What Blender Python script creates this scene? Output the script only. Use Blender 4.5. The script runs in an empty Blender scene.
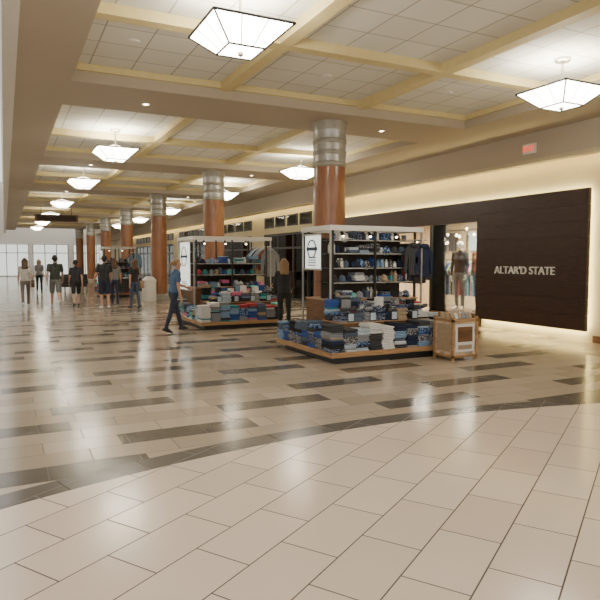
import bpy, bmesh, math, random
import numpy as np
from mathutils import Vector, Matrix
random.seed(7)
S = bpy.context.scene
COL = S.collection

# ------------------------------------------------------------------ materials
MATS = {}
def mat(name, col, rough=0.5, metal=0.0, emis=0.0, ecol=None, var=0.12, nscale=8.0, stretch=(1,1,1), bump=0.0, coat=0.0, ramp=(.3,.7)):
    if name in MATS: return MATS[name]
    m = bpy.data.materials.new(name); m.use_nodes = True
    nt = m.node_tree; b = nt.nodes['Principled BSDF']
    tc = nt.nodes.new('ShaderNodeTexCoord'); mp = nt.nodes.new('ShaderNodeMapping')
    mp.inputs['Scale'].default_value = stretch
    nz = nt.nodes.new('ShaderNodeTexNoise'); nz.inputs['Scale'].default_value = nscale
    nz.inputs['Detail'].default_value = 3
    rp = nt.nodes.new('ShaderNodeValToRGB')
    c = col
    rp.color_ramp.elements[0].position = ramp[0]; rp.color_ramp.elements[1].position = ramp[1]
    rp.color_ramp.elements[0].color = (c[0]*(1-var), c[1]*(1-var), c[2]*(1-var), 1)
    rp.color_ramp.elements[1].color = (min(1,c[0]*(1+var)), min(1,c[1]*(1+var)), min(1,c[2]*(1+var)), 1)
    nt.links.new(tc.outputs['Object'], mp.inputs['Vector']); nt.links.new(mp.outputs[0], nz.inputs['Vector'])
    nt.links.new(nz.outputs['Fac'], rp.inputs[0]); nt.links.new(rp.outputs[0], b.inputs['Base Color'])
    b.inputs['Roughness'].default_value = rough; b.inputs['Metallic'].default_value = metal
    if coat: b.inputs['Coat Weight'].default_value = coat
    if emis:
        b.inputs['Emission Color'].default_value = (*(ecol or col), 1); b.inputs['Emission Strength'].default_value = emis
    if bump:
        bp = nt.nodes.new('ShaderNodeBump'); bp.inputs['Strength'].default_value = bump; bp.inputs['Distance'].default_value = .01
        nt.links.new(nz.outputs['Fac'], bp.inputs['Height']); nt.links.new(bp.outputs[0], b.inputs['Normal'])
    MATS[name] = m
    return m

def glassmat(name):
    if name in MATS: return MATS[name]
    m = bpy.data.materials.new(name); m.use_nodes = True; nt = m.node_tree
    nt.nodes.clear()
    o = nt.nodes.new('ShaderNodeOutputMaterial'); mx = nt.nodes.new('ShaderNodeMixShader')
    t = nt.nodes.new('ShaderNodeBsdfTransparent'); g = nt.nodes.new('ShaderNodeBsdfGlossy'); g.inputs['Roughness'].default_value = .02
    f = nt.nodes.new('ShaderNodeFresnel'); f.inputs[0].default_value = 1.3
    t.inputs[0].default_value = (.93,.96,.95,1)
    nt.links.new(f.outputs[0], mx.inputs[0]); nt.links.new(t.outputs[0], mx.inputs[1]); nt.links.new(g.outputs[0], mx.inputs[2])
    nt.links.new(mx.outputs[0], o.inputs[0]); MATS[name] = m
    return m

class NT:
    def __init__(s, nt): s.nt = nt
    def m(s, op, a, b=None, c=None):
        n = s.nt.nodes.new('ShaderNodeMath'); n.operation = op
        for i, v in enumerate((a, b, c)):
            if v is None: continue
            if isinstance(v, (int, float)): n.inputs[i].default_value = v
            else: s.nt.links.new(v, n.inputs[i])
        return n.outputs[0]
    def mix(s, f, a, b):
        n = s.nt.nodes.new('ShaderNodeMix'); n.data_type = 'RGBA'
        for k, v in ((0, f), (6, a), (7, b)):
            if isinstance(v, (int, float)): n.inputs[k].default_value = v
            elif isinstance(v, tuple): n.inputs[k].default_value = (*v, 1) if len(v) == 3 else v
            else: s.nt.links.new(v, n.inputs[k])
        return n.outputs[2]

def floor_material():
    m = bpy.data.materials.new('floor_tile'); m.use_nodes = True; nt = m.node_tree; b = nt.nodes['Principled BSDF']
    N = NT(nt)
    geo = nt.nodes.new('ShaderNodeNewGeometry'); sep = nt.nodes.new('ShaderNodeSeparateXYZ')
    nt.links.new(geo.outputs['Position'], sep.inputs[0]); X, Y = sep.outputs[0], sep.outputs[1]
    dx = N.m('SUBTRACT', X, 3.3); dy = N.m('SUBTRACT', Y, -4.95)
    r = N.m('SQRT', N.m('ADD', N.m('MULTIPLY', dx, dx), N.m('MULTIPLY', dy, dy)))
    outside = N.m('GREATER_THAN', r, 10.02); band = N.m('MULTIPLY', N.m('GREATER_THAN', r, 9.77), N.m('LESS_THAN', r, 10.02))
    def brick(rot, w, h, mort, loc=(0,0,0)):
        mp = nt.nodes.new('ShaderNodeMapping'); mp.inputs['Rotation'].default_value[2] = rot; mp.inputs['Location'].default_value = loc
        nt.links.new(geo.outputs['Position'], mp.inputs[0])
        br = nt.nodes.new('ShaderNodeTexBrick'); nt.links.new(mp.outputs[0], br.inputs['Vector'])
        br.inputs['Scale'].default_value = 1; br.inputs['Brick Width'].default_value = w; br.inputs['Row Height'].default_value = h
        br.inputs['Mortar Size'].default_value = mort; br.inputs['Mortar Smooth'].default_value = .1; br.offset = .5
        br.inputs['Color1'].default_value = (0,0,0,1); br.inputs['Color2'].default_value = (1,1,1,1); br.inputs['Mortar'].default_value = (.5,.5,.5,1)
        return br
    b1 = brick(math.radians(-32.8), .62, .36, .0045)
    b2 = brick(0, .70, .33, .0045, (0.1, 0, 0))
    nz = nt.nodes.new('ShaderNodeTexNoise'); nz.inputs['Scale'].default_value = 1.3; nz.inputs['Detail'].default_value = 5
    nt.links.new(geo.outputs['Position'], nz.inputs['Vector'])
    fg = N.mix(b1.outputs['Color'], (.74,.61,.49), (.84,.72,.59))
    fg = N.mix(N.m('MULTIPLY', nz.outputs['Fac'], .3), fg, (.68,.52,.40))
    fg = N.mix(b1.outputs['Fac'], fg, (.09,.065,.05))
    row = N.m('FLOOR', N.m('DIVIDE', Y, .33))
    tt = N.m('DIVIDE', N.m('ADD', X, N.m('MULTIPLY', row, .82)), 2.8)
    t = N.m('FRACT', tt)
    m2 = N.m('LESS_THAN', N.m('FLOORED_MODULO', row, 2.0), .5)
    wn = nt.nodes.new('ShaderNodeTexWhiteNoise'); wn.noise_dimensions = '2D'
    cb = nt.nodes.new('ShaderNodeCombineXYZ'); nt.links.new(N.m('FLOOR', tt), cb.inputs[0]); nt.links.new(row, cb.inputs[1]); nt.links.new(cb.outputs[0], wn.inputs['Vector'])
    keep = N.m('GREATER_THAN', wn.outputs['Value'], .12)
    dark = N.m('MULTIPLY', N.m('MULTIPLY', N.m('LESS_THAN', t, .46), m2), keep)
    hl = N.mix(b2.outputs['Color'], (.38,.31,.23), (.52,.43,.33))
    dk = N.mix(nz.outputs['Fac'], (.085,.075,.06), (.15,.13,.105))
    hl = N.mix(dark, hl, dk)
    hl = N.mix(b2.outputs['Fac'], hl, (.09,.07,.055))
    ang = N.m('ARCTAN2', dy, dx); seg = N.m('FRACT', N.m('MULTIPLY', ang, 16))
    joint = N.m('LESS_THAN', seg, .012)
    bd = N.mix(joint, (.14,.125,.11), (.05,.04,.035))
    c = N.mix(outside, fg, hl); c = N.mix(band, c, bd)
    nt.links.new(c, b.inputs['Base Color'])
    mort = N.m('ADD', N.m('MULTIPLY', outside, b2.outputs['Fac']), N.m('MULTIPLY', N.m('SUBTRACT', 1, outside), b1.outputs['Fac']))
    nt.links.new(N.m('ADD', N.m('MULTIPLY', mort, .5), N.m('ADD', .12, N.m('MULTIPLY', nz.outputs['Fac'], .10))), b.inputs['Roughness'])
    b.inputs['IOR'].default_value = 1.52
    bp = nt.nodes.new('ShaderNodeBump'); bp.inputs['Strength'].default_value = .35; bp.inputs['Distance'].default_value = .002; bp.invert = True
    nt.links.new(mort, bp.inputs['Height']); nt.links.new(bp.outputs[0], b.inputs['Normal'])
    return m

def ceiltile_material():
    m = bpy.data.materials.new('ceiling_tile'); m.use_nodes = True; nt = m.node_tree; b = nt.nodes['Principled BSDF']
    geo = nt.nodes.new('ShaderNodeNewGeometry')
    br = nt.nodes.new('ShaderNodeTexBrick'); nt.links.new(geo.outputs['Position'], br.inputs['Vector'])
    br.offset = 0; br.inputs['Scale'].default_value = 1; br.inputs['Brick Width'].default_value = .6; br.inputs['Row Height'].default_value = .6
    br.inputs['Mortar Size'].default_value = .010; br.inputs['Color1'].default_value = (.79,.78,.71,1); br.inputs['Color2'].default_value = (.72,.71,.64,1)
    br.inputs['Mortar'].default_value = (.40,.38,.33,1)
    nt.links.new(br.outputs['Color'], b.inputs['Base Color']); b.inputs['Roughness'].default_value = .9
    return m

M_floor = floor_material(); M_ctile = ceiltile_material()
M_soffit = mat('soffit_paint', (.46,.40,.31), .8, var=.03, nscale=.7)
M_yellow = mat('yellow_beam_paint', (.68,.57,.29), .6, var=.04)
M_cream = mat('cream_wall_paint', (.54,.47,.31), .75, var=.04, nscale=1)
M_white = mat('white_paint', (.78,.76,.71), .6, var=.02)
M_walnut = mat('dark_walnut', (.035,.014,.008), .4, var=.45, nscale=3, stretch=(1,1.2,16))
M_colwood = mat('column_wood', (.30,.125,.055), .28, var=.2, nscale=5, stretch=(6,6,.6), coat=.3)
M_stone = mat('capital_stone', (.36,.34,.28), .4, var=.12)
M_metal = mat('brushed_metal', (.55,.53,.48), .3, .9)
M_black = mat('black_metal', (.02,.02,.02), .4)
M_lamp = mat('lamp_glass', (1,.95,.85), .4, emis=21, ecol=(1,.93,.79), var=.02)
M_led = mat('led_strip', (1,.85,.5), .4, emis=28, ecol=(1,.78,.32), var=.01)
M_ledw = mat('led_strip_pale', (1,.9,.6), .4, emis=12, ecol=(1,.88,.55), var=.01)
M_ledp = mat('led_strip_panel', (1,.9,.6), .4, emis=60, ecol=(1,.85,.42), var=.01)
M_down = mat('downlight_lens', (1,.95,.8), .4, emis=12, ecol=(1,.92,.75), var=.01)
M_lit = mat('lit_sign_face', (.85,.9,.86), .4, emis=.9, ecol=(.95,1,.93), var=.02)
M_wood = mat('light_wood', (.38,.22,.10), .45, var=.25, nscale=4, stretch=(1,1,8))
M_brown = mat('brown_wood', (.16,.075,.03), .45, var=.3, nscale=4, stretch=(1,1,8))
M_glass = glassmat('clear_glass')
M_red = mat('exit_red', (.8,.08,.04), .4, emis=1.2, ecol=(1,.12,.05))
M_letter = mat('letter_metal', (.62,.60,.52), .4, emis=.06, ecol=(.9,.85,.75))
M_dark = mat('dark_interior', (.05,.035,.025), .7)
M_shopw = mat('shop_wall', (.55,.42,.27), .7)
M_poster = mat('poster_paper', (.55,.42,.30), .6, var=.5, nscale=9)
M_steel = mat('galvanised', (.45,.45,.43), .35, .5)

PAL = [mat('cloth_'+n, c, .85, var=.12, nscale=30) for n, c in dict(
    navy=(.012,.020,.055), royal=(.03,.08,.30), sky=(.20,.32,.48), white=(.66,.66,.64), heather=(.24,.25,.27), charcoal=(.045,.045,.05),
    black=(.012,.012,.014), teal=(.03,.22,.24), ice=(.44,.52,.60), slate=(.08,.11,.16), red=(.36,.04,.05), tan=(.38,.28,.18), pink=(.60,.16,.28), aqua=(.15,.48,.48), lime=(.35,.42,.12)).items()]
PAL += [mat('cloth_pattern_navy', (.10,.12,.18), .85, var=.9, nscale=38, ramp=(.46,.54)), mat('cloth_pattern_grey', (.20,.20,.21), .85, var=.85, nscale=45, ramp=(.47,.55)), mat('cloth_pattern_blue', (.10,.17,.32), .85, var=.85, nscale=30, ramp=(.46,.56))]
PW_DARK = [7,2.5,1.6,2.4,5,6,6,.5,2.4,6,1.1,1.5,.2,.3,0,4,5,2]
PW_MIX = [3,3,3,4,4,3,3,3,3,3,2.4,2,3.4,2.8,.8,1,1,1]
PALW = PW_DARK
def rcloth(): return random.choices(PAL, PALW)[0]

# ------------------------------------------------------------------ mesh builder
class MB:
    def __init__(s): s.v = []; s.f = []; s.fm = []; s.mats = []
    def mi(s, m):
        if m not in s.mats: s.mats.append(m)
        return s.mats.index(m)
    def add(s, vs, fs, m):
        o = len(s.v); s.v += [tuple(v) for v in vs]; k = s.mi(m)
        for f in fs: s.f.append([i+o for i in f]); s.fm.append(k)
    def box(s, x0, x1, y0, y1, z0, z1, m, rot=0, tilt=None):
        vs = [Vector((x, y, z)) for z in (z0, z1) for y in (y0, y1) for x in (x0, x1)]
        if rot or tilt:
            c = Vector(((x0+x1)/2, (y0+y1)/2, (z0+z1)/2)); R = Matrix.Rotation(rot, 3, 'Z')
            if tilt: R = R @ Matrix.Rotation(tilt[1], 3, tilt[0])
            vs = [c + R @ (v-c) for v in vs]
        s.add(vs, [(0,2,3,1), (4,5,7,6), (0,1,5,4), (2,6,7,3), (0,4,6,2), (1,3,7,5)], m)
    def lathe(s, x, y, prof, m, n=20):
        o = []; 
        for r, z in prof: o += [(x+r*math.cos(2*math.pi*i/n), y+r*math.sin(2*math.pi*i/n), z) for i in range(n)]
        for k in range(len(prof)-1):
            mm = m[k] if isinstance(m, list) else m
            vs = o[k*n:(k+2)*n]
            s.add(vs, [(i, (i+1) % n, n+(i+1) % n, n+i) for i in range(n)], mm)
        mm = m[-1] if isinstance(m, list) else m
        s.add(o[-n:], [tuple(range(n))], mm); mm = m[0] if isinstance(m, list) else m
        s.add(o[:n], [tuple(reversed(range(n)))], mm)
    def cap(s, p0, p1, r0, r1, m, n=10, flat=None):
        vs, fs = capsule(p0, p1, r0, r1, n)
        if flat is not None:
            ax, k = flat; c = (Vector(p0)+Vector(p1))/2
            vs = [v - ax*((v-c).dot(ax))*(1-k) for v in vs]
        s.add(vs, fs, m)
    def cyl(s, p0, p1, r, m, n=10):
        p0 = Vector(p0); p1 = Vector(p1); d = (p1-p0).normalized()
        a = d.orthogonal().normalized(); b = d.cross(a)
        vs = [p+(a*math.cos(2*math.pi*i/n)+b*math.sin(2*math.pi*i/n))*r for p in (p0, p1) for i in range(n)]
        s.add(vs, [(i, (i+1) % n, n+(i+1) % n, n+i) for i in range(n)]+[tuple(reversed(range(n))), tuple(range(n, 2*n))], m)
    def obj(s, name, parent=None, smooth=False, bevel=0, angle=None):
        me = bpy.data.meshes.new(name); me.from_pydata(s.v, [], s.f)
        for m in s.mats: me.materials.append(m)
        me.polygons.foreach_set('material_index', s.fm)
        if smooth: me.polygons.foreach_set('use_smooth', [True]*len(me.polygons))
        me.update()
        bm = bmesh.new(); bm.from_mesh(me)
        if smooth: bmesh.ops.remove_doubles(bm, verts=bm.verts, dist=1e-5)
        bmesh.ops.recalc_face_normals(bm, faces=bm.faces); bm.to_mesh(me); bm.free()
        if smooth and angle:
            try: me.set_sharp_from_angle(angle=math.radians(angle))
            except Exception: pass
        o = bpy.data.objects.new(name, me); COL.objects.link(o)
        if bevel:
            b = o.modifiers.new('bev', 'BEVEL'); b.width = bevel; b.segments = 2; b.limit_method = 'ANGLE'
        if parent: o.parent = parent
        return o

def capsule(p0, p1, r0, r1, n=10):
    p0 = Vector(p0); p1 = Vector(p1); d = p1-p0
    d = d.normalized() if d.length > 1e-6 else Vector((0, 0, 1))
    a = d.orthogonal().normalized(); b = d.cross(a)
    rings = []
    for k in (-80, -50, -20, 0): t = math.radians(k); rings.append((p0+d*r0*math.sin(t), r0*math.cos(t)))
    for k in (0, 20, 50, 80): t = math.radians(k); rings.append((p1+d*r1*math.sin(t), r1*math.cos(t)))
    vs = []
    for c, r in rings: vs += [c+(a*math.cos(2*math.pi*i/n)+b*math.sin(2*math.pi*i/n))*r for i in range(n)]
    fs = []
    for k in range(len(rings)-1): fs += [(k*n+i, k*n+(i+1) % n, (k+1)*n+(i+1) % n, (k+1)*n+i) for i in range(n)]
    fs.append(tuple(reversed(range(n)))); L = (len(rings)-1)*n; fs.append(tuple(range(L, L+n)))
    return vs, fs

def empty(name):
    e = bpy.data.objects.new(name, None); COL.objects.link(e); e.empty_display_size = .1
    return e

def boxobj(name, *a, m, bevel=0, parent=None):
    b = MB(); b.box(*a, m); return b.obj(name, parent, bevel=bevel)

# ------------------------------------------------------------------ shell
YE = 64.0
boxobj('floor', -6, 14.2, -10, YE+8, -.1, 0, m=M_floor)
ZS = 4.2; ZT = 4.46
colY = [10.2+7.1*i for i in range(-1, 8)]
YC = 58  # ceiling stops early: added opening lets sky light brighten the end wall
c = MB()
c.box(.22, .95, 1, YC, ZS, ZS+.5, M_soffit)
c.box(8.3, 10.2, 1, YE, ZS, ZS+.5, M_soffit)
for y in colY[:-1]: c.box(.95, 8.3, y-.75, y+.75, ZS, ZS+.5, M_soffit)
c.box(.95, 8.3, 1, 2.35, ZS, ZS+.5, M_soffit)
c.box(.95, 8.3, 1, YC, ZT, ZT+.2, M_ctile)
c.obj('ceiling')
c = MB()
for i in range(len(colY)-2):
    a, b_ = colY[i]+.75, colY[i+1]-.75; mid = (a+b_)/2+.55
    for x in (3.3, 5.9): c.box(x-.09, x+.09, a, b_, ZT-.13, ZT-.002, M_yellow)
    c.box(.95, 8.3, mid-.09, mid+.09, ZT-.129, ZT-.003, M_yellow)
    for (x0, x1, y0, y1) in ((.95,1.0,a,b_), (8.25,8.3,a,b_), (1.0,8.25,a,a+.05), (1.0,8.25,b_-.05,b_)): c.box(x0, x1, y0, y1, ZT-.10, ZT-.004, M_yellow)
c.obj('trim_ceiling_beams')
c = MB(); c.box(.05, .22, -2, YE, ZS-.02, 9, M_white); c.obj('wall_upper_left')
boxobj('wall_left', -6.2, -6, 2, YE+8, 0, 9, m=M_white)
boxobj('trim_bulkhead_right', 9.8, 9.95, 1, YE, 3.58, ZS, m=M_soffit)
boxobj('trim_bulkhead_ledge', 9.76, 9.8, 1, YE, 3.58, 3.66, m=M_cream)
w = MB()
WX0, WX1 = 10.2, 10.4
w.box(WX0, WX1, -3, 10.9, 0, 4.8, M_cream)
ops = [(10.9, 17.4, 2.75)] + [(18.6+7.1*i, 24.4+7.1*i, 2.7) for i in range(6)]
for i, (a, b_, h) in enumerate(ops):
    w.box(WX0, WX1, a, b_, h, 4.8, M_cream)
    nxt = ops[i+1][0] if i+1 < len(ops) else YE
    w.box(WX0, WX1, b_, nxt, 0, 4.8, M_cream)
w.obj('wall_right')
boxobj('baseboard_right', 10.17, 10.2, -3, 7.85, 0, .14, m=M_brown)
w = MB()
w.box(13.8, 14.0, 10, YE, 0, 4, M_shopw)
w.box(10.4, 13.8, 10, YE, 3.0, 3.1, M_dark)
for y in [10.6, 17.9]+[25+7.1*i for i in range(6)]: w.box(10.4, 13.8, y, y+.15, 0, 3, M_shopw)
w.obj('wall_shop_interior')
w = MB()
for y in range(12, 60, 3):
    for x in (11.2, 12.6): w.box(x, x+.5, y, y+.15, 2.96, 2.99, M_ledw)
w.obj('shop_ceiling_lights')
for i, (a, b_, h) in enumerate(ops[1:]):
    w = MB(); n = 4; st = (b_-a)/n
    for k in range(n+1): w.box(10.26, 10.32, a+k*st-.04+(.04 if k==0 else 0)-(.04 if k==n else 0), a+k*st+.04+(.04 if k==0 else 0)-(.04 if k==n else 0), 0, h, M_black)
    for z in (.0, 2.05, h-.08): w.box(10.26, 10.32, a, b_, z, z+.08, M_black)
    w.box(10.285, 10.295, a+.03, b_-.03, .05, h-.05, M_glass)
    for k in range(5):
        yy = a+k*1.15
        w.box(10.16, 10.2, yy, yy+.95, 2.95, 3.4, M_black); w.box(10.155, 10.165, yy+.06, yy+.89, 3.01, 3.34, M_glass)
    w.obj('window_%d' % (i+1))
w = MB()
for i in range(6):
    for k in range(5):
        y0 = 19+7.1*i+k*1.1
        w.box(13.3, 13.78, y0, y0+1.0, 0, 2.3, M_brown)
        for z in (.5, 1.0, 1.5, 2.0):
            for j in range(4): w.box(13.18, 13.3, y0+.05+j*.23, y0+.22+j*.23, z, z+.28, rcloth())
w.obj('shop_shelving')

boxobj('wall_end', -6, 14, YE, YE+.3, 3.2, 9, m=M_white)
for a, b_ in ((-6,-.8), (2.2,2.5), (5.8,6.2), (9.6,14)): boxobj('wall_end', a, b_, YE, YE+.3, 0, 3.2, m=M_white)
for i, (a, b_) in enumerate(((-.8,2.2), (2.5,5.8), (6.2,9.6))):
    w = MB(); n = 3; a += .01; b_ -= .01; st = (b_-a-.08)/n
    for k in range(n+1): w.box(a+k*st, a+k*st+.08, YE+.1, YE+.2, 0, 3.18, M_steel)
    for z in (0, 2.25, 3.1): w.box(a, b_, YE+.1, YE+.2, z, z+.08, M_steel)
    w.box(a, b_, YE+.14, YE+.15, .05, 3.1, M_glass)
    w.obj('door_%d' % (i+1))

# ------------------------------------------------------------------ columns
for y in colY[1:-1]:
    b = MB()
    pr = [(.37,0),(.37,.16),(.33,.2),(.305,.24),(.305,3.36),(.325,3.38),(.325,3.44),(.312,3.46),(.312,3.58),(.325,3.60),(.325,3.65),(.312,3.67),(.312,3.79),(.325,3.81),(.325,3.86),(.312,3.88),(.312,4.04),(.33,4.08),(.34,ZS)]
    ms = [M_stone]*3+[M_colwood]+[M_stone if i % 4 < 2 else M_steel for i in range(len(pr)-5)]
    b.lathe(5.65, y, pr, ms, 32); b.obj('column', smooth=True, angle=30)

# ------------------------------------------------------------------ pendant lamps
def lamp(x, y, z=3.90, power=80):
    b = MB(); T = .44; B = .20; h = .22
    top = [(x-T,y-T,z+h/2),(x+T,y-T,z+h/2),(x+T,y+T,z+h/2),(x-T,y+T,z+h/2)]
    bot = [(x-B,y-B,z-h/2),(x+B,y-B,z-h/2),(x+B,y+B,z-h/2),(x-B,y+B,z-h/2)]
    b.add(top+bot, [(0,1,5,4),(1,2,6,5),(2,3,7,6),(3,0,4,7),(4,5,6,7)], M_lamp)
    for i in range(4):
        b.cyl(top[i], top[(i+1)%4], .014, M_black, 6); b.cyl(bot[i], bot[(i+1)%4], .012, M_black, 6); b.cyl(top[i], bot[i], .011, M_black, 6)
        for s_ in (1/3, 2/3): b.cyl(Vector(top[i]).lerp(Vector(top[(i+1)%4]), s_), Vector(bot[i]).lerp(Vector(bot[(i+1)%4]), s_), .006, M_black, 5)
        mx = Vector(top[i]).lerp(Vector(top[(i+1)%4]), .5); 
        b.cyl(mx, (x, y, z+h/2+.12), .009, M_metal, 6)
    b.cyl((x,y,z+h/2+.05), (x,y,ZT-.03), .016, M_metal, 8)
    b.lathe(x, y, [(.09,ZT-.05),(.11,ZT-.03),(.11,ZT-.001)], M_metal, 16)
    b.lathe(x, y, [(.004,z-h/2-.06),(.03,z-h/2-.04),(.035,z-h/2-.015),(.015,z-h/2)], M_metal, 12)
    b.obj('pendant_lamp')
    L = bpy.data.lights.new('pendant_lamp_uplight', 'POINT'); L.energy = power*.19; L.color = (1,.93,.77); L.shadow_soft_size = .12
    o = bpy.data.objects.new('pendant_lamp_uplight', L); COL.objects.link(o); o.location = (x, y, z+.09)
lamp(2.34, 6.2, 3.94)
for x, y in ((2.27,13.8), (2.25,19.5), (2.25,27.1), (2.25,34.3), (2.25,41.4), (2.25,48.5)): lamp(x, y)
for y in (6.2, 14.6, 20.9, 28.8, 35.9, 43): lamp(7.22, y)
b = MB()
for y in colY[:-1]:
    for x in (2.2, 6.9):
        b.lathe(x, y+.1, [(.06,ZS-.006),(.07,ZS-.012),(.07,ZS-.001)], M_white, 14); b.lathe(x, y+.1, [(.035,ZS-.015),(.04,ZS-.013)], M_down, 12)
b.obj('recessed_downlights')
b = MB()
for (x, y) in ((1.6,8.2),(4.6,8.4),(6.9,8.3),(4.6,15.4)):
    b.lathe(x, y, [(.05,ZT-.02),(.09,ZT-.012),(.09,ZT-.001)], M_white, 14)
b.obj('smoke_detectors')

b = MB(); b.box(9.96, 10.0, 2, 60, 3.66, 3.68, M_led); b.obj('cove_led_strip')
FX = 10.05
p = empty('wood_storefront_panel')
b = MB()
nz = 9; z0, z1 = .22, 2.98
for k in range(nz):
    a = z0+(z1-z0)*k/nz; e = z0+(z1-z0)*(k+1)/nz
    b.box(FX-.05, FX+.03, 7.9, 10.9, a+.003, e-.003, M_walnut)
b.box(FX-.03, FX+.04, 7.93, 10.88, z0+.01, z1-.01, M_walnut)
b.box(FX-.04, FX+.04, 10.9, 17.5, 2.5, 2.98, M_walnut)
b.box(FX-.04, FX+.04, 17.3, 17.5, .05, 2.5, M_walnut)
b.box(FX+.04, 10.19, 8.2, 8.4, .5, 2.6, M_black); b.box(FX+.04, 10.19, 10.2, 10.4, .5, 2.6, M_black)
b.obj('panel_boards', p)
b = MB()
b.box(FX+.06, FX+.08, 7.98, 8.0, .3, 2.9, M_ledp); b.box(FX+.04, FX+.08, 8.0, 10.85, .235, .255, M_ledp); b.box(FX+.06, FX+.08, 8.0, 17.4, 2.93, 2.95, M_ledp)
b.obj('panel_backlight', p)
def text_mesh(name, txt, size, loc, rot, m, parent=None, ext=.01):
    cu = bpy.data.curves.new(name, 'FONT'); cu.body = txt; cu.size = size; cu.extrude = ext; cu.align_x = 'CENTER'; cu.align_y = 'CENTER'
    o = bpy.data.objects.new(name, cu); COL.objects.link(o)
    bpy.context.view_layer.update(); dg = bpy.context.evaluated_depsgraph_get()
    me = bpy.data.meshes.new_from_object(o.evaluated_get(dg)); bpy.data.objects.remove(o)
    me.materials.clear(); me.materials.append(m)
    o = bpy.data.objects.new(name, me); COL.objects.link(o); o.location = loc; o.rotation_euler = rot
    if parent: o.parent = parent
    return o
R_NX = (math.pi/2, 0, -math.pi/2)
text_mesh('sign_lettering', "ALTAR'D STATE", .235, (FX-.07, 9.45, 1.37), R_NX, M_letter, p, .015)
b = MB(); yy = 9.15
b.box(9.74, 9.79, yy-.16, yy+.16, 3.78, 3.98, M_white); b.box(9.75, 9.765, yy-.02, yy+.02, 3.98, 4.0, M_metal); b.obj('exit_sign', bevel=.004)
o = text_mesh('lettering', 'EXIT', .15, (9.737, yy, 3.88), R_NX, M_red); o.parent = bpy.data.objects['exit_sign']

b = MB()
for y in (10.95, 12.9, 15.3, 17.25): b.box(10.24, 10.32, y-.04, y+.04, 0, 2.75, M_black)
b.box(10.24, 10.32, 10.92, 12.9, 0, .25, M_brown); b.box(10.24, 10.32, 15.3, 17.3, 0, .25, M_brown)
b.box(10.275, 10.285, 11, 12.86, .25, 2.7, M_glass); b.box(10.275, 10.285, 15.34, 17.2, .25, 2.7, M_glass)
b.obj('window_display')
b = MB()
for k in range(30):
    y = 11.0+random.random()*6; x = 10.7+random.random()*2.4; z = 2.1+random.random()*.6
    b.cyl((x,y,z),(x,y,2.99),.004,M_black,4); b.cap((x,y,z-.03),(x,y,z-.05),.035,.03,M_ledw,8)
b.obj('hanging_bulb_cluster')
def garment(b, x, y, z, cm, w_=.2, L=.6, ax='x', hood=False):
    pts = [(-.17,-.8),(.17,-.8),(.18,-.16),(.27,-.27),(.32,-.15),(.16,.02),(.07,.04),(0,.0),(-.07,.04),(-.16,.02),(-.32,-.15),(-.27,-.27),(-.18,-.16)]
    if hood: pts = [(-.17,-.8),(0,-.82),(.17,-.8),(.18,-.2),(.24,-.74),(.32,-.72),(.30,-.15),(.16,.02),(.07,.07),(0,.09),(-.07,.07),(-.16,.02),(-.30,-.15),(-.32,-.72),(-.24,-.74),(-.18,-.2)]
    pts = [(a*w_/.2, c_*L/.6*.75) for a, c_ in pts]; n = len(pts); vs = []
    for o_ in (-.014, .014):
        for a, c_ in pts: vs.append((x+a, y+o_, z+c_) if ax == 'x' else (x+o_, y+a, z+c_))
    b.add(vs, [tuple(range(n)), tuple(range(2*n-1, n-1, -1))]+[(i, (i+1) % n, n+(i+1) % n, n+i) for i in range(n)], cm)
    b.cyl((x,y,z),(x,y,z+.1),.005,M_metal,5)
    if hood: b.cap((x-.05,y-.02,z+.01),(x+.05,y-.02,z+.01),.045,.045,cm,8); b.box(x-.08,x+.08,y-.024,y-.012,z-.36*L/.6,z-.24*L/.6,cm)
PALW = PW_MIX
b = MB()
for k in range(30): garment(b, 12.2, 13.0+k*.07, 1.45, rcloth(), .17, .9)
b.cyl((12.2,12.9,1.55),(12.2,15.2,1.55),.015,M_metal,8)
for y in (12.9, 15.2): b.cyl((12.2,y,1.55),(12.2,y,0),.015,M_metal,8); b.cyl((11.9,y,.02),(12.5,y,.02),.015,M_metal,8)
b.obj('clothing_rack')
b = MB()
for k in range(12):
    garment(b, 13.7, 11.1+k*.5, 2.5, rcloth(), .2, .6, 'y'); garment(b, 13.7, 11.1+k*.5, 1.5, rcloth(), .2, .6, 'y')
b.cyl((13.7,11,2.6),(13.7,17,2.6),.012,M_black,6); b.cyl((13.7,11,1.6),(13.7,17,1.6),.012,M_black,6)
b.obj('wall_hung_garments')
b = MB(); b.box(10.6,11.9,11.05,12.8,0,.25,M_brown); b.obj('display_plinth')
PALW = PW_DARK

# ------------------------------------------------------------------ people
SKIN = mat('skin', (.55,.32,.22), .5, var=.06)
MANQ = mat('mannequin_white', (.75,.74,.70), .35, var=.02)
HAIR = dict(blond=mat('hair_blond', (.30,.19,.09), .5, var=.3, nscale=60), brown=mat('hair_brown', (.10,.05,.025), .5, var=.3, nscale=60), black=mat('hair_black', (.015,.012,.01), .45, var=.3, nscale=60))
SH_B = mat('shoe_black', (.02,.02,.022), .5); SH_W = mat('shoe_white', (.65,.65,.63), .5)
def cl(n, c): return mat('garment_'+n, c, .85, var=.12, nscale=14, bump=.3)
EYE = mat('eye_dark', (.02,.015,.01), .2); LIP = mat('lip', (.42,.14,.11), .5)

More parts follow.
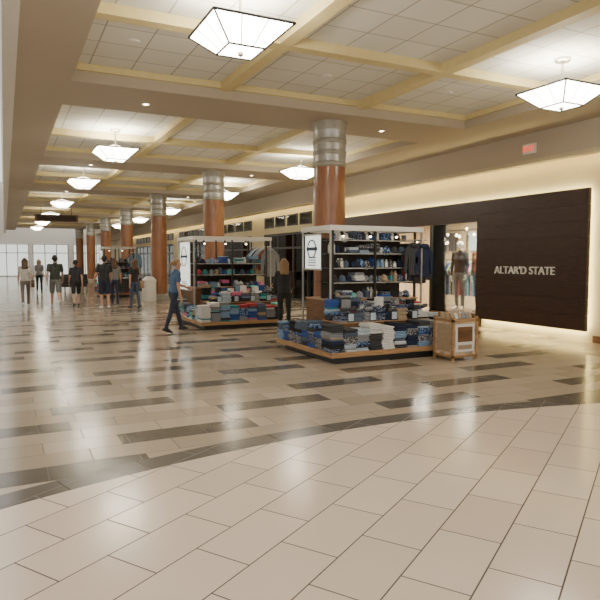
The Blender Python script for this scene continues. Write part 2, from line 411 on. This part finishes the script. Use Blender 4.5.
def person(name, x, y, heading, height, top, bottom, hair='brown', hairlen='short', shoe=SH_B, skin=SKIN,
           legs=((8,4),(-14,18)), arms=((-12,15,6),(14,20,6)), female=False, shorts=False, sleeve='short', headyaw=0, bag=None, lean=0, skirt=False, z=0.0):
    P = []
    wsh = .165 if female else .185; k = .92 if female else 1.0
    hipx = .09
    hips = [Vector((sx*hipx, 0, .92)) for sx in (-1, 1)]
    lows = []; lg = []
    for i, sx in enumerate((-1, 1)):
        t, kb = [math.radians(a) for a in legs[i]]
        h = hips[i]; kn = h+Vector((sx*.005, math.sin(t)*.42, -math.cos(t)*.42)); s_ = t-kb
        an = kn+Vector((0, math.sin(s_)*.41, -math.cos(s_)*.41))
        fp = min(0, s_)*.9
        fd = Vector((sx*.12, math.cos(fp), math.sin(fp))).normalized(); up = Vector((0, -math.sin(fp), math.cos(fp)))
        heel = an-fd*.045-up*.045; toe = an+fd*.165-up*.052
        lg.append((h, kn, an, heel, toe)); lows.append(min(heel.z-.04, toe.z-.03))
    dz = -min(lows)
    for i, (h, kn, an, heel, toe) in enumerate(lg):
        if shorts or skirt:
            mid = h.lerp(kn, .88)
            P.append((h, mid, .098*k, .088*k, bottom)); P.append((h.lerp(kn,.5), kn, .07*k, .052*k, skin)); P.append((kn, kn.lerp(an,.3), .052*k, .054*k, skin)); P.append((kn.lerp(an,.3), an, .054*k, .035, skin))
        else:
            P.append((h, kn, .093*k, .062*k, bottom)); P.append((kn, kn.lerp(an,.35), .06*k, .06*k, bottom)); P.append((kn.lerp(an,.35), an-Vector((0,0,.01)), .06*k, .048*k, bottom))
        P.append((an, heel, .036, .036, shoe)); P.append((heel, toe, .038, .030, shoe)); P.append((an, an.lerp(toe,.6), .036, .034, shoe))
    ln = math.radians(lean)
    def T(v):
        v = Vector(v); d = v-Vector((0,0,.95)); return Vector((0,0,.95))+Matrix.Rotation(-ln, 3, 'X') @ d
    for sx in (-1, 1):
        P.append((Vector((sx*.06,0,.90)), Vector((sx*.055,0,1.0)), .108*k, .10*k, bottom))
        P.append((T((sx*.062,0,.99)), T((sx*.05,.0,1.10)), .112*k, (.088 if female else .105), top))
        P.append((T((sx*.05,0,1.10)), T((sx*.075,.005,1.30)), (.088 if female else .105), .11*k, top))
        P.append((T((sx*.075,.005,1.30)), T((sx*(wsh-.045),-.005,1.405)), .108*k, .062, top))
        if female: P.append((T((sx*.07,.07,1.27)), T((sx*.07,.06,1.3)), .062, .06, top))
    P.append((T((-wsh+.02,0,1.42)), T((wsh-.02,0,1.42)), .052, .052, top))
    P.append((T((0,-.01,1.40)), T((0,-.005,1.475)), .075, .058, top))
    P.append((T((0,-.008,1.44)), T((0,.005,1.57)), .055*k, .052*k, skin))
    hy = Matrix.Rotation(math.radians(headyaw), 3, 'Z'); hc = Vector((0,.01,1.60))
    def H(v): v = Vector(v); return T(hc+hy @ (v-hc))
    P.append((H((0,-.01,1.655)), H((0,.012,1.645)), .088, .086, skin))
    P.append((H((0,.02,1.62)), H((0,.045,1.56)), .075, .045, skin))
    hm = HAIR[hair] if hair else skin
    if hair:
        P.append((H((0,-.028,1.668)), H((0,-.005,1.69)), .094, .080, hm))
        if hairlen == 'long':
            for sx in (-1, 0, 1): P.append((H((sx*.055,-.045,1.64)), H((sx*.06,-.085+abs(sx)*.02,1.42)), .06, .045, hm))
        elif hairlen == 'pony':
            P.append((H((0,-.10,1.68)), H((0,-.15,1.62)), .035, .035, hm)); P.append((H((0,-.15,1.62)), H((0,-.13,1.45)), .035, .018, hm))
        else: P.append((H((0,-.045,1.64)), H((0,-.04,1.60)), .075, .062, hm))
    hands = []
    for i, sx in enumerate((-1, 1)):
        sw, el, ab = [math.radians(a) for a in arms[i]]
        sh = T((sx*wsh, 0, 1.415))
        def ad(a, b_): return Vector((sx*math.sin(b_), math.sin(a)*math.cos(b_), -math.cos(a)*math.cos(b_)))
        eb = sh+ad(sw, ab)*.29; wr = eb+ad(sw+el, ab*.4)*.25
        am = top if sleeve == 'long' else skin
        if sleeve == 'short':
            P.append((sh, sh.lerp(eb,.62), .062*k, .058*k, top)); P.append((sh.lerp(eb,.4), eb, .045*k, .04*k, skin))
        elif sleeve == 'none': P.append((sh, eb, .05*k, .04*k, skin))
        else: P.append((sh, eb, .06*k, .047*k, top))
        P.append((eb, eb.lerp(wr,.3), .041*k, .042*k, am)); P.append((eb.lerp(wr,.3), wr, .042*k, .029*k, am))
        hands.append((wr, (wr-eb).normalized(), sx))
    base = MB()
    for q in P: base.cap(q[0], q[1], q[2], q[3], bottom, 12)
    me = bpy.data.meshes.new('tmp'); me.from_pydata(base.v, [], base.f)
    to = bpy.data.objects.new('tmp', me); COL.objects.link(to)
    r = to.modifiers.new('r', 'REMESH'); r.mode = 'VOXEL'; r.voxel_size = .0125
    sm = to.modifiers.new('s', 'SMOOTH'); sm.factor = .5; sm.iterations = 4
    bpy.context.view_layer.update(); dg = bpy.context.evaluated_depsgraph_get()
    ev = bpy.data.meshes.new_from_object(to.evaluated_get(dg)); bpy.data.objects.remove(to)
    nv = len(ev.vertices); V = np.zeros(nv*3); ev.vertices.foreach_get('co', V); V = V.reshape(-1, 3)
    F = [list(p_.vertices) for p_ in ev.polygons]
    C = np.array([V[f].mean(axis=0) for f in F])
    best = np.full(len(F), 1e9); own = np.zeros(len(F), int)
    for j, q in enumerate(P):
        a = np.array(q[0]); d = np.array(q[1])-a; L2 = max(1e-9, d.dot(d)); t = np.clip(((C-a)@d)/L2, 0, 1)
        ds = np.linalg.norm(C-(a+t[:, None]*d), axis=1)-(q[2]+(q[3]-q[2])*t)
        k_ = ds < best; best[k_] = ds[k_]; own[k_] = j
    out = MB(); out.v = [tuple(v) for v in V]; out.f = F; out.fm = [out.mi(P[j][4]) for j in own]
    for sx in (-1, 1):
        out.cap(H((sx*.086,0,1.64)), H((sx*.09,-.005,1.605)), .018, .012, skin, 8, )
        out.cap(H((sx*.032,.089,1.635)), H((sx*.036,.089,1.635)), .010, .010, EYE, 8)
        out.cap(H((sx*.018,.095,1.656)), H((sx*.048,.088,1.657)), .005, .004, hm, 6)
    out.cap(H((0,.094,1.64)), H((0,.115,1.60)), .009, .014, skin, 8)
    out.cap(H((-.02,.086,1.567)), H((.02,.086,1.567)), .007, .007, LIP, 6)
    for wr, d, sx in hands:
        w_ = Vector((0,1,0)); w_ = (w_-d*w_.dot(d)).normalized() if abs(d.y) < .9 else Vector((0,0,1)); w_ = (w_-d*w_.dot(d)).normalized()
        n_ = d.cross(w_).normalized(); 
        if n_.x*sx > 0: n_ = -n_
        c0 = wr+d*.015; c1 = wr+d*.085
        out.cap(c0, c1, .030, .040, skin, 12, flat=(n_, .42))
        for j, (o_, l_) in enumerate(((.03,.068),(.010,.078),(-.010,.072),(-.03,.056))):
            q0 = c1+w_*o_+d*.01; q1 = q0+(d*.9+n_*.35).normalized()*l_*.55; q2 = q1+(d*.6+n_*.8).normalized()*l_*.5
            out.cap(q0, q1, .0092, .0085, skin, 8); out.cap(q1, q2, .0085, .0068, skin, 8)
        q0 = wr+d*.035+w_*.026; q1 = q0+(d*.65+w_*.65+n_*.2).normalized()*.045; q2 = q1+(d*.95+n_*.3).normalized()*.03
        out.cap(q0, q1, .013, .010, skin, 8); out.cap(q1, q2, .010, .008, skin, 8)
    if bag:
        out.box(.19,.30,-.16,.14,.72,.98,bag,0)
        for s2 in (-1,1): out.cyl((.24,s2*.12,.97),(.15,s2*.03,1.50),.009,bag,6)
    sc = height/1.75
    Rz = Matrix.Rotation(math.radians(heading-90), 3, 'Z')
    out.v = [tuple(Rz @ (Vector(v)+Vector((0,0,dz)))*sc+Vector((x,y,z))) for v in out.v]
    o = out.obj(name); o.data.polygons.foreach_set('use_smooth', [True]*len(o.data.polygons))
    return o

UP = 90
person('woman_walking', .62, 22.4, UP, 1.68, cl('cream',(.50,.47,.42)), cl('khaki',(.16,.13,.10)), 'brown', 'long', SH_W, female=True, bag=mat('bag_brown',(.12,.06,.03),.5), legs=((-16,18),(18,5)), arms=((16,12,8),(-14,12,10)))
person('woman_walking', 1.5, 31.6, -90, 1.65, cl('grey',(.2,.2,.2)), cl('black',(.02,.02,.02)), 'blond', 'long', SH_B, female=True, legs=((14,4),(-16,22)))
person('man_walking', 1.54, 22.0, UP, 1.80, cl('darkgreen',(.045,.05,.04)), cl('stone_shorts',(.16,.16,.15)), 'black', 'short', SH_W, shorts=True, legs=((18,5),(-20,26)), arms=((-18,12,10),(18,20,10)))
person('woman_walking', 2.17, 21.7, UP, 1.60, cl('blacktop',(.03,.03,.035)), cl('black',(.02,.02,.02)), 'black', 'pony', SH_B, female=True, shorts=True, legs=((-12,14),(14,4)), arms=((14,16,8),(-12,12,8)))
person('man_standing', 2.92, 20.4, UP+10, 1.74, cl('blacktop',(.03,.03,.035)), cl('navy',(.02,.025,.05)), 'black', 'short', SH_W, shorts=True, legs=((4,3),(-6,4)), arms=((5,40,14),(5,30,12)))
person('woman_standing', 3.50, 22.0, UP-15, 1.64, cl('grey',(.2,.2,.2)), cl('navy',(.02,.025,.05)), 'brown', 'long', SH_B, female=True, legs=((3,2),(-6,6)))
person('woman_standing', 3.80, 20.0, UP+20, 1.62, cl('blacktop',(.03,.03,.035)), cl('jean',(.06,.09,.16)), 'brown', 'long', SH_B, female=True, legs=((8,4),(-8,8)), bag=mat('bag_tan',(.4,.27,.15),.5))
person('man_walking', 4.3, 31.0, -90, 1.75, cl('white',(.6,.6,.58)), cl('navy',(.02,.025,.05)), 'brown', 'short', SH_B)
person('woman_shopping', 3.32, 13.05, 8, 1.62, cl('bluetop',(.07,.13,.24)), cl('darkjean',(.03,.04,.07)), 'blond', 'pony', SH_B, female=True, sleeve='short',
       legs=((18,4),(-14,6)), arms=((24,46,8),(-6,18,8)), lean=8, headyaw=-8)
person('woman_browsing', 5.45, 11.85, 75, 1.62, cl('blacktop',(.03,.03,.035)), cl('black',(.02,.02,.02)), 'blond', 'long', SH_B, female=True, sleeve='long', legs=((2,2),(-4,4)), arms=((20,60,8),(10,50,8)), lean=4)
for i, (xx, yy, tp, bt) in enumerate(((11.0, 11.3, cl('denim2',(.16,.24,.34)), cl('white',(.6,.6,.58))), (11.1, 11.95, cl('rust',(.3,.12,.06)), cl('jean',(.06,.09,.16))), (10.95, 12.55, cl('blacktop',(.03,.03,.035)), cl('grey',(.2,.2,.2))), (11.65, 11.6, cl('blacktop',(.03,.03,.035)), cl('khaki',(.16,.13,.10))))):
    person('mannequin', xx, yy, 185+10*i, 1.86, tp, bt, None, skin=MANQ, shoe=MANQ, female=True, sleeve='long', legs=((3,2),(-3,3)), arms=((8,20,10),(-5,10,10)), z=.25)

# ------------------------------------------------------------------ kiosks
def stack(b, x, y, z, w, d, n, rot=0, th=.034):
    zz = z; base = rcloth()
    for i in range(n):
        if random.random() < .28: base = rcloth()
        j = random.uniform(-.01, .01); t = th*random.uniform(.8, 1.2); s_ = random.uniform(.88, 1.02)
        b.box(x-w*s_/2+j, x+w*s_/2+j, y-d/2-j, y+d/2-j, zz+.002, zz+t, base, rot+random.uniform(-.06,.06)); zz += t
    return zz

def kiosk(name, X0, X1, Y0, Y1, TX0, TY0, seed, sz0, sz1, sy0, sy1, H=2.15, TX1=None, pw=PW_DARK, SH=(1.20,1.45,1.70,1.93)):
    global PALW
    PALW = pw; dk = pw is PW_DARK
    random.seed(seed); TX1 = TX1 or X1-.1
    p = empty(name)
    b = MB()
    b.box(TX0+.1, TX1-.1, TY0+.1, Y1, 0, .10, M_black)
    b.box(TX0, TX1, TY0, Y0, .10, .18, M_wood); b.box(TX0, X0, Y0, Y1+.2, .10, .18, M_wood)
    b.box(TX0+.36, TX1, TY0+.36, Y0, .18, .58, M_brown); b.box(TX0+.34, TX1+.01, TY0+.34, Y0, .58, .60, M_wood)
    b.box(X0, X1, Y0, Y1, .10, .9, M_brown); b.box(X0-.02, X1+.02, Y0-.02, Y1, .9, .93, M_wood)
    b.obj('display_table', p, bevel=.008)
    b = MB(); n = int((TX1-TX0)/.215); st = (TX1-TX0)/n
    for k in range(n): stack(b, TX0+st*(k+.5), TY0+.18, .18, st*1.0, .34, random.randint(12, 15), th=.029)
    y = TY0+.49
    while y < Y1+.1: stack(b, TX0+.18, y, .18, .34, .235, random.randint(9, 14), th=.030); y += .24
    n = int((TX1-TX0-.36)/.215); st = (TX1-TX0-.36)/n
    for k in range(n): stack(b, TX0+.36+st*(k+.5), TY0+.50, .60, st*.98, .28, random.randint(3, 8), th=.03)
    b.obj('folded_shirt_stacks', p, bevel=.009)
    b = MB()
    for x in (X0+.03, (X0+X1)/2, X1-.03):
        for yv in (Y0+.03, Y1-.03): b.box(x-.018, x+.018, yv-.018, yv+.018, .93, H-.02, M_black)
    ym = (Y0+Y1)/2
    b.box(X0+.05, X1-.05, ym-.015, ym+.015, .93, SH[-1]+.05, M_dark)
    for z in SH: b.box(X0+.05, X1-.05, Y0+.05, Y1-.05, z, z+.02, M_glass if seed % 2 else M_black); b.box(X0+.05, X1-.05, Y0+.04, Y0+.06, z-.002, z+.018, M_steel)
    b.obj('shelf_frame', p)
    b = MB()
    for (a0, a1, b0, b1) in ((X0-.08,X1+.08,Y0-.08,Y0-.03), (X0-.08,X1+.08,Y1-.0,Y1+.05), (X0-.08,X0-.03,Y0-.03,Y1), (X1+.03,X1+.08,Y0-.03,Y1)):
        b.box(a0, a1, b0, b1, H-.05, H+.035, M_white)
    x = X0+.1
    while x < X1: b.box(x-.012, x+.012, Y0-.03, Y1, H-.02, H+.02, M_white); x += .16
    for x in (X0-.055, X1+.055):
        for yv in (Y0-.055, Y1+.025): b.box(x-.013, x+.013, yv-.013, yv+.013, .2 if x < X0 else .0, H-.04, M_steel)
    b.obj('canopy_frame', p)
    b = MB()
    x = X0+.25
    while x < X1-.1: b.cap((x, Y0+.1, H-.08), (x, Y0+.06, H-.12), .025, .03, M_black, 8); b.cap((x,Y0+.055,H-.135),(x,Y0+.05,H-.14),.022,.022,M_ledw,8); x += .55
    b.obj('spot_lamps', p)
    b = MB(); b.box(X0-.05, X0-.01, sy0, sy1, sz0, sz1, M_lit); b.box(X0-.06, X0-.0, sy0-.02, sy1+.02, sz0-.03, sz0, M_metal); b.box(X0-.06, X0-.0, sy0-.02, sy1+.02, sz1, sz1+.03, M_metal)
    yc = (sy0+sy1)/2; hw = (sy1-sy0)/2; rr = hw*.6; zc = sz1-hw*.9
    for i in range(20):
        a = 2*math.pi*i/20; a2 = 2*math.pi*(i+1)/20
        b.cyl((X0-.055, yc+rr*math.cos(a), zc+rr*math.sin(a)), (X0-.055, yc+rr*math.cos(a2), zc+rr*math.sin(a2)), .012, PAL[9], 5)
    b.box(X0-.057, X0-.05, yc-rr*1.3, yc+rr*1.3, zc-.03, zc+.03, PAL[9])
    for i in range(4): b.box(X0-.056, X0-.05, yc-hw*.6, yc+hw*(.6-.1*(i%2)), sz0+.05+.045*i, sz0+.068+.045*i, PAL[9])
    b.obj('lit_logo_sign', p)
    b = MB()
    for z in (.93,)+tuple(s+.02 for s in SH):
        x = X0+.10
        while x < X1-.12:
            yv = Y0+.13; r_ = random.random()
            if r_ < .34:
                rr = .032+random.random()*.02; hh = .10+random.random()*.09; cm = rcloth() if random.random() < .8 else M_metal
                for q in (0, .11): b.lathe(x, yv+q, [(rr*.9,z),(rr,z+.01),(rr,z+hh*.7),(rr*.5,z+hh*.85),(rr*.45,z+hh)], cm, 12)
                x += .09
            elif r_ < .58 and x < X1-.25:
                stack(b, x+.09, yv+.08, z, .20, .24, random.randint(4, 7), th=.027); x += .22
            elif r_ < .72:
                rr = .042; b.lathe(x, yv, [(rr*.8,z),(rr,z+.02),(rr,z+.10),(rr*.9,z+.10)], rcloth(), 12)
                b.cyl((x+rr,yv,z+.03),(x+rr+.03,yv,z+.05),.007,PAL[3],6); b.cyl((x+rr+.03,yv,z+.05),(x+rr,yv,z+.085),.007,PAL[3],6); x += .12
            else:
                cm = rcloth(); b.cap((x+.03,yv+.03,z+.03),(x+.03,yv+.03,z+.06),.075,.065,cm,12); b.box(x-.03,x+.09,yv-.13,yv-.02,z+.012,z+.022,cm); b.cap((x+.03,yv+.03,z+.125),(x+.03,yv+.03,z+.127),.008,.008,cm,6); x += .165
    b.obj('shelf_merchandise', p, smooth=False)
    b = MB()
    for i, yv in enumerate(np.arange(Y0+.05, Y1-.05, .07)): garment(b, X1+.09+.02*(i%2), yv, 1.84, rcloth(), .17, .66, 'x', True)
    b.cyl((X1+.09, Y0-.03, 1.95), (X1+.09, Y1, 1.95), .012, M_metal, 8)
    if dk:
        garment(b, X1-.10, Y0-.03, 1.86, PAL[5], .13, .52, 'x', True); garment(b, X1+.12, Y0-.04, 1.84, PAL[0], .13, .54, 'x', True)
        b.cyl((X1-.4,Y0-.03,1.96),(X1+.2,Y0-.03,1.96),.008,M_metal,6)
    b.obj('hanging_shirts', p)
    b = MB(); x = TX0+.36+.1
    while x < TX1-.12:
        stack(b, x, Y0-.13, .60, .205, .17, random.randint(8, 14), th=.029); x += .21
    for k in range(4):
        xx = TX0+.55+k*.42
        b.box(xx-.06, xx+.06, TY0+.345, TY0+.355, .60, .76, M_black); b.box(xx-.05, xx+.05, TY0+.34, TY0+.345, .62, .74, PAL[8])
    k = 0; xx = TX0+.42
    while xx < TX1-.15:
        b.cap((xx, TY0+.42, .80), (xx+.09, TY0+.44, .80+.02*(k%3)), .035, .035, rcloth(), 8)
        if k % 2: b.box(xx-.05, xx+.07, TY0+.52, TY0+.62, .74, .92+.03*(k%3), rcloth(), .3)
        k += 1; xx += .16
    b.obj('raised_shirt_stacks', p, bevel=.008)
    return p
kiosk('merchandise_kiosk', 4.95, 6.72, 8.85, 9.80, 4.42, 7.9, 11, 1.45, 2.03, 9.22, 9.74, TX1=6.75)
kiosk('merchandise_kiosk', 4.22, 6.15, 14.4, 15.75, 3.98, 13.15, 22, .85, 2.05, 14.85, 15.65, pw=PW_MIX, SH=(1.22,1.5))
kiosk('merchandise_kiosk', 3.9, 5.2, 27.3, 28.3, 3.6, 26.5, 33, 1.2, 2.0, 27.5, 28.2, pw=PW_MIX, SH=(1.22,1.5))

b = MB(); x0, x1, y0, y1 = 6.3, 6.82, 7.36, 7.84
for x in (x0+.02, x1-.02):
    for y in (y0+.02, y1-.02): b.box(x-.02, x+.02, y-.02, y+.02, 0, .70, M_wood)
b.box(x0+.02, x1-.02, y0+.02, y1-.02, .06, .62, M_poster)
for z in (.05, .62): b.box(x0, x1, y0, y1, z, z+.04, M_wood)
b.box(x0+.07, x1-.07, y0+.010, y0+.019, .14, .58, M_white); b.box(x0+.11, x1-.11, y0+.004, y0+.010, .30, .54, M_brown); b.box(x0+.12, x1-.12, y0+.004, y0+.010, .18, .25, PAL[11])
b.box(x0+.010, x0+.019, y0+.08, y1-.08, .14, .58, PAL[11])
for k in range(6):
    for j in range(3): b.cap((x0+.08+.07*k, y0+.10+.12*j, .67), (x0+.08+.07*k, y0+.12+.12*j, .73), .035, .03, random.choice([PAL[3],PAL[11],PAL[4]]), 8)
b.obj('display_cabinet')

b = MB(); b.lathe(5.05, 23.6, [(.25,0),(.27,.05),(.27,.75),(.29,.77),(.29,.82),(.15,.95),(.05,.97)], M_white, 20); b.obj('trash_bin', smooth=True, angle=30)
for (x, y) in ((2.9,30.2),(4.6,24.9),(3.4,34.0)):
    b = MB(); b.box(x-.6,x+.6,y-.25,y+.25,.34,.46,M_black); b.box(x-.6,x+.6,y+.2,y+.28,.46,.85,M_black)
    for sx in (-.55,.55):
        for sy in (-.2,.2): b.box(x+sx-.03,x+sx+.03,y+sy-.03,y+sy+.03,0,.34,M_metal)
        b.box(x+sx-.04,x+sx+.04,y-.24,y+.2,.58,.62,M_black); b.box(x+sx-.03,x+sx+.03,y-.22,y-.16,.46,.58,M_black)
    b.obj('bench', bevel=.02)
b = MB(); b.box(1.4,3.4,32.25,32.35,3.5,3.85,M_brown); b.box(1.5,3.3,32.24,32.25,3.55,3.8,M_dark)
for x in (1.7,3.1): b.cyl((x,32.3,3.85),(x,32.3,ZS),.015,M_black,6)
b.obj('hanging_sign')

def area(name, loc, size, sizey, e, col=(1,.90,.72)):
    L = bpy.data.lights.new(name, 'AREA'); L.shape = 'RECTANGLE'; L.size = size; L.size_y = sizey; L.energy = e; L.color = col
    o = bpy.data.objects.new(name, L); COL.objects.link(o); o.location = loc; return o
area('shop_light', (11.6, 14.2, 2.93), 2, 5.5, 800)
area('shop_light', (11.6, 30, 2.93), 2, 20, 350)

# ------------------------------------------------------------------ world & camera
W = bpy.data.worlds.new('world'); S.world = W; W.use_nodes = True
bg = W.node_tree.nodes['Background']; bg.inputs[0].default_value = (1,.96,.89,1); bg.inputs[1].default_value = 1.5
cam = bpy.data.cameras.new('camera'); cam.lens = 36; cam.sensor_width = 36; cam.clip_end = 300
co = bpy.data.objects.new('camera', cam); COL.objects.link(co); co.location = (0,0,1.6)
co.rotation_euler = (math.radians(90-3.81), 0, math.radians(-26.2)); S.camera = co
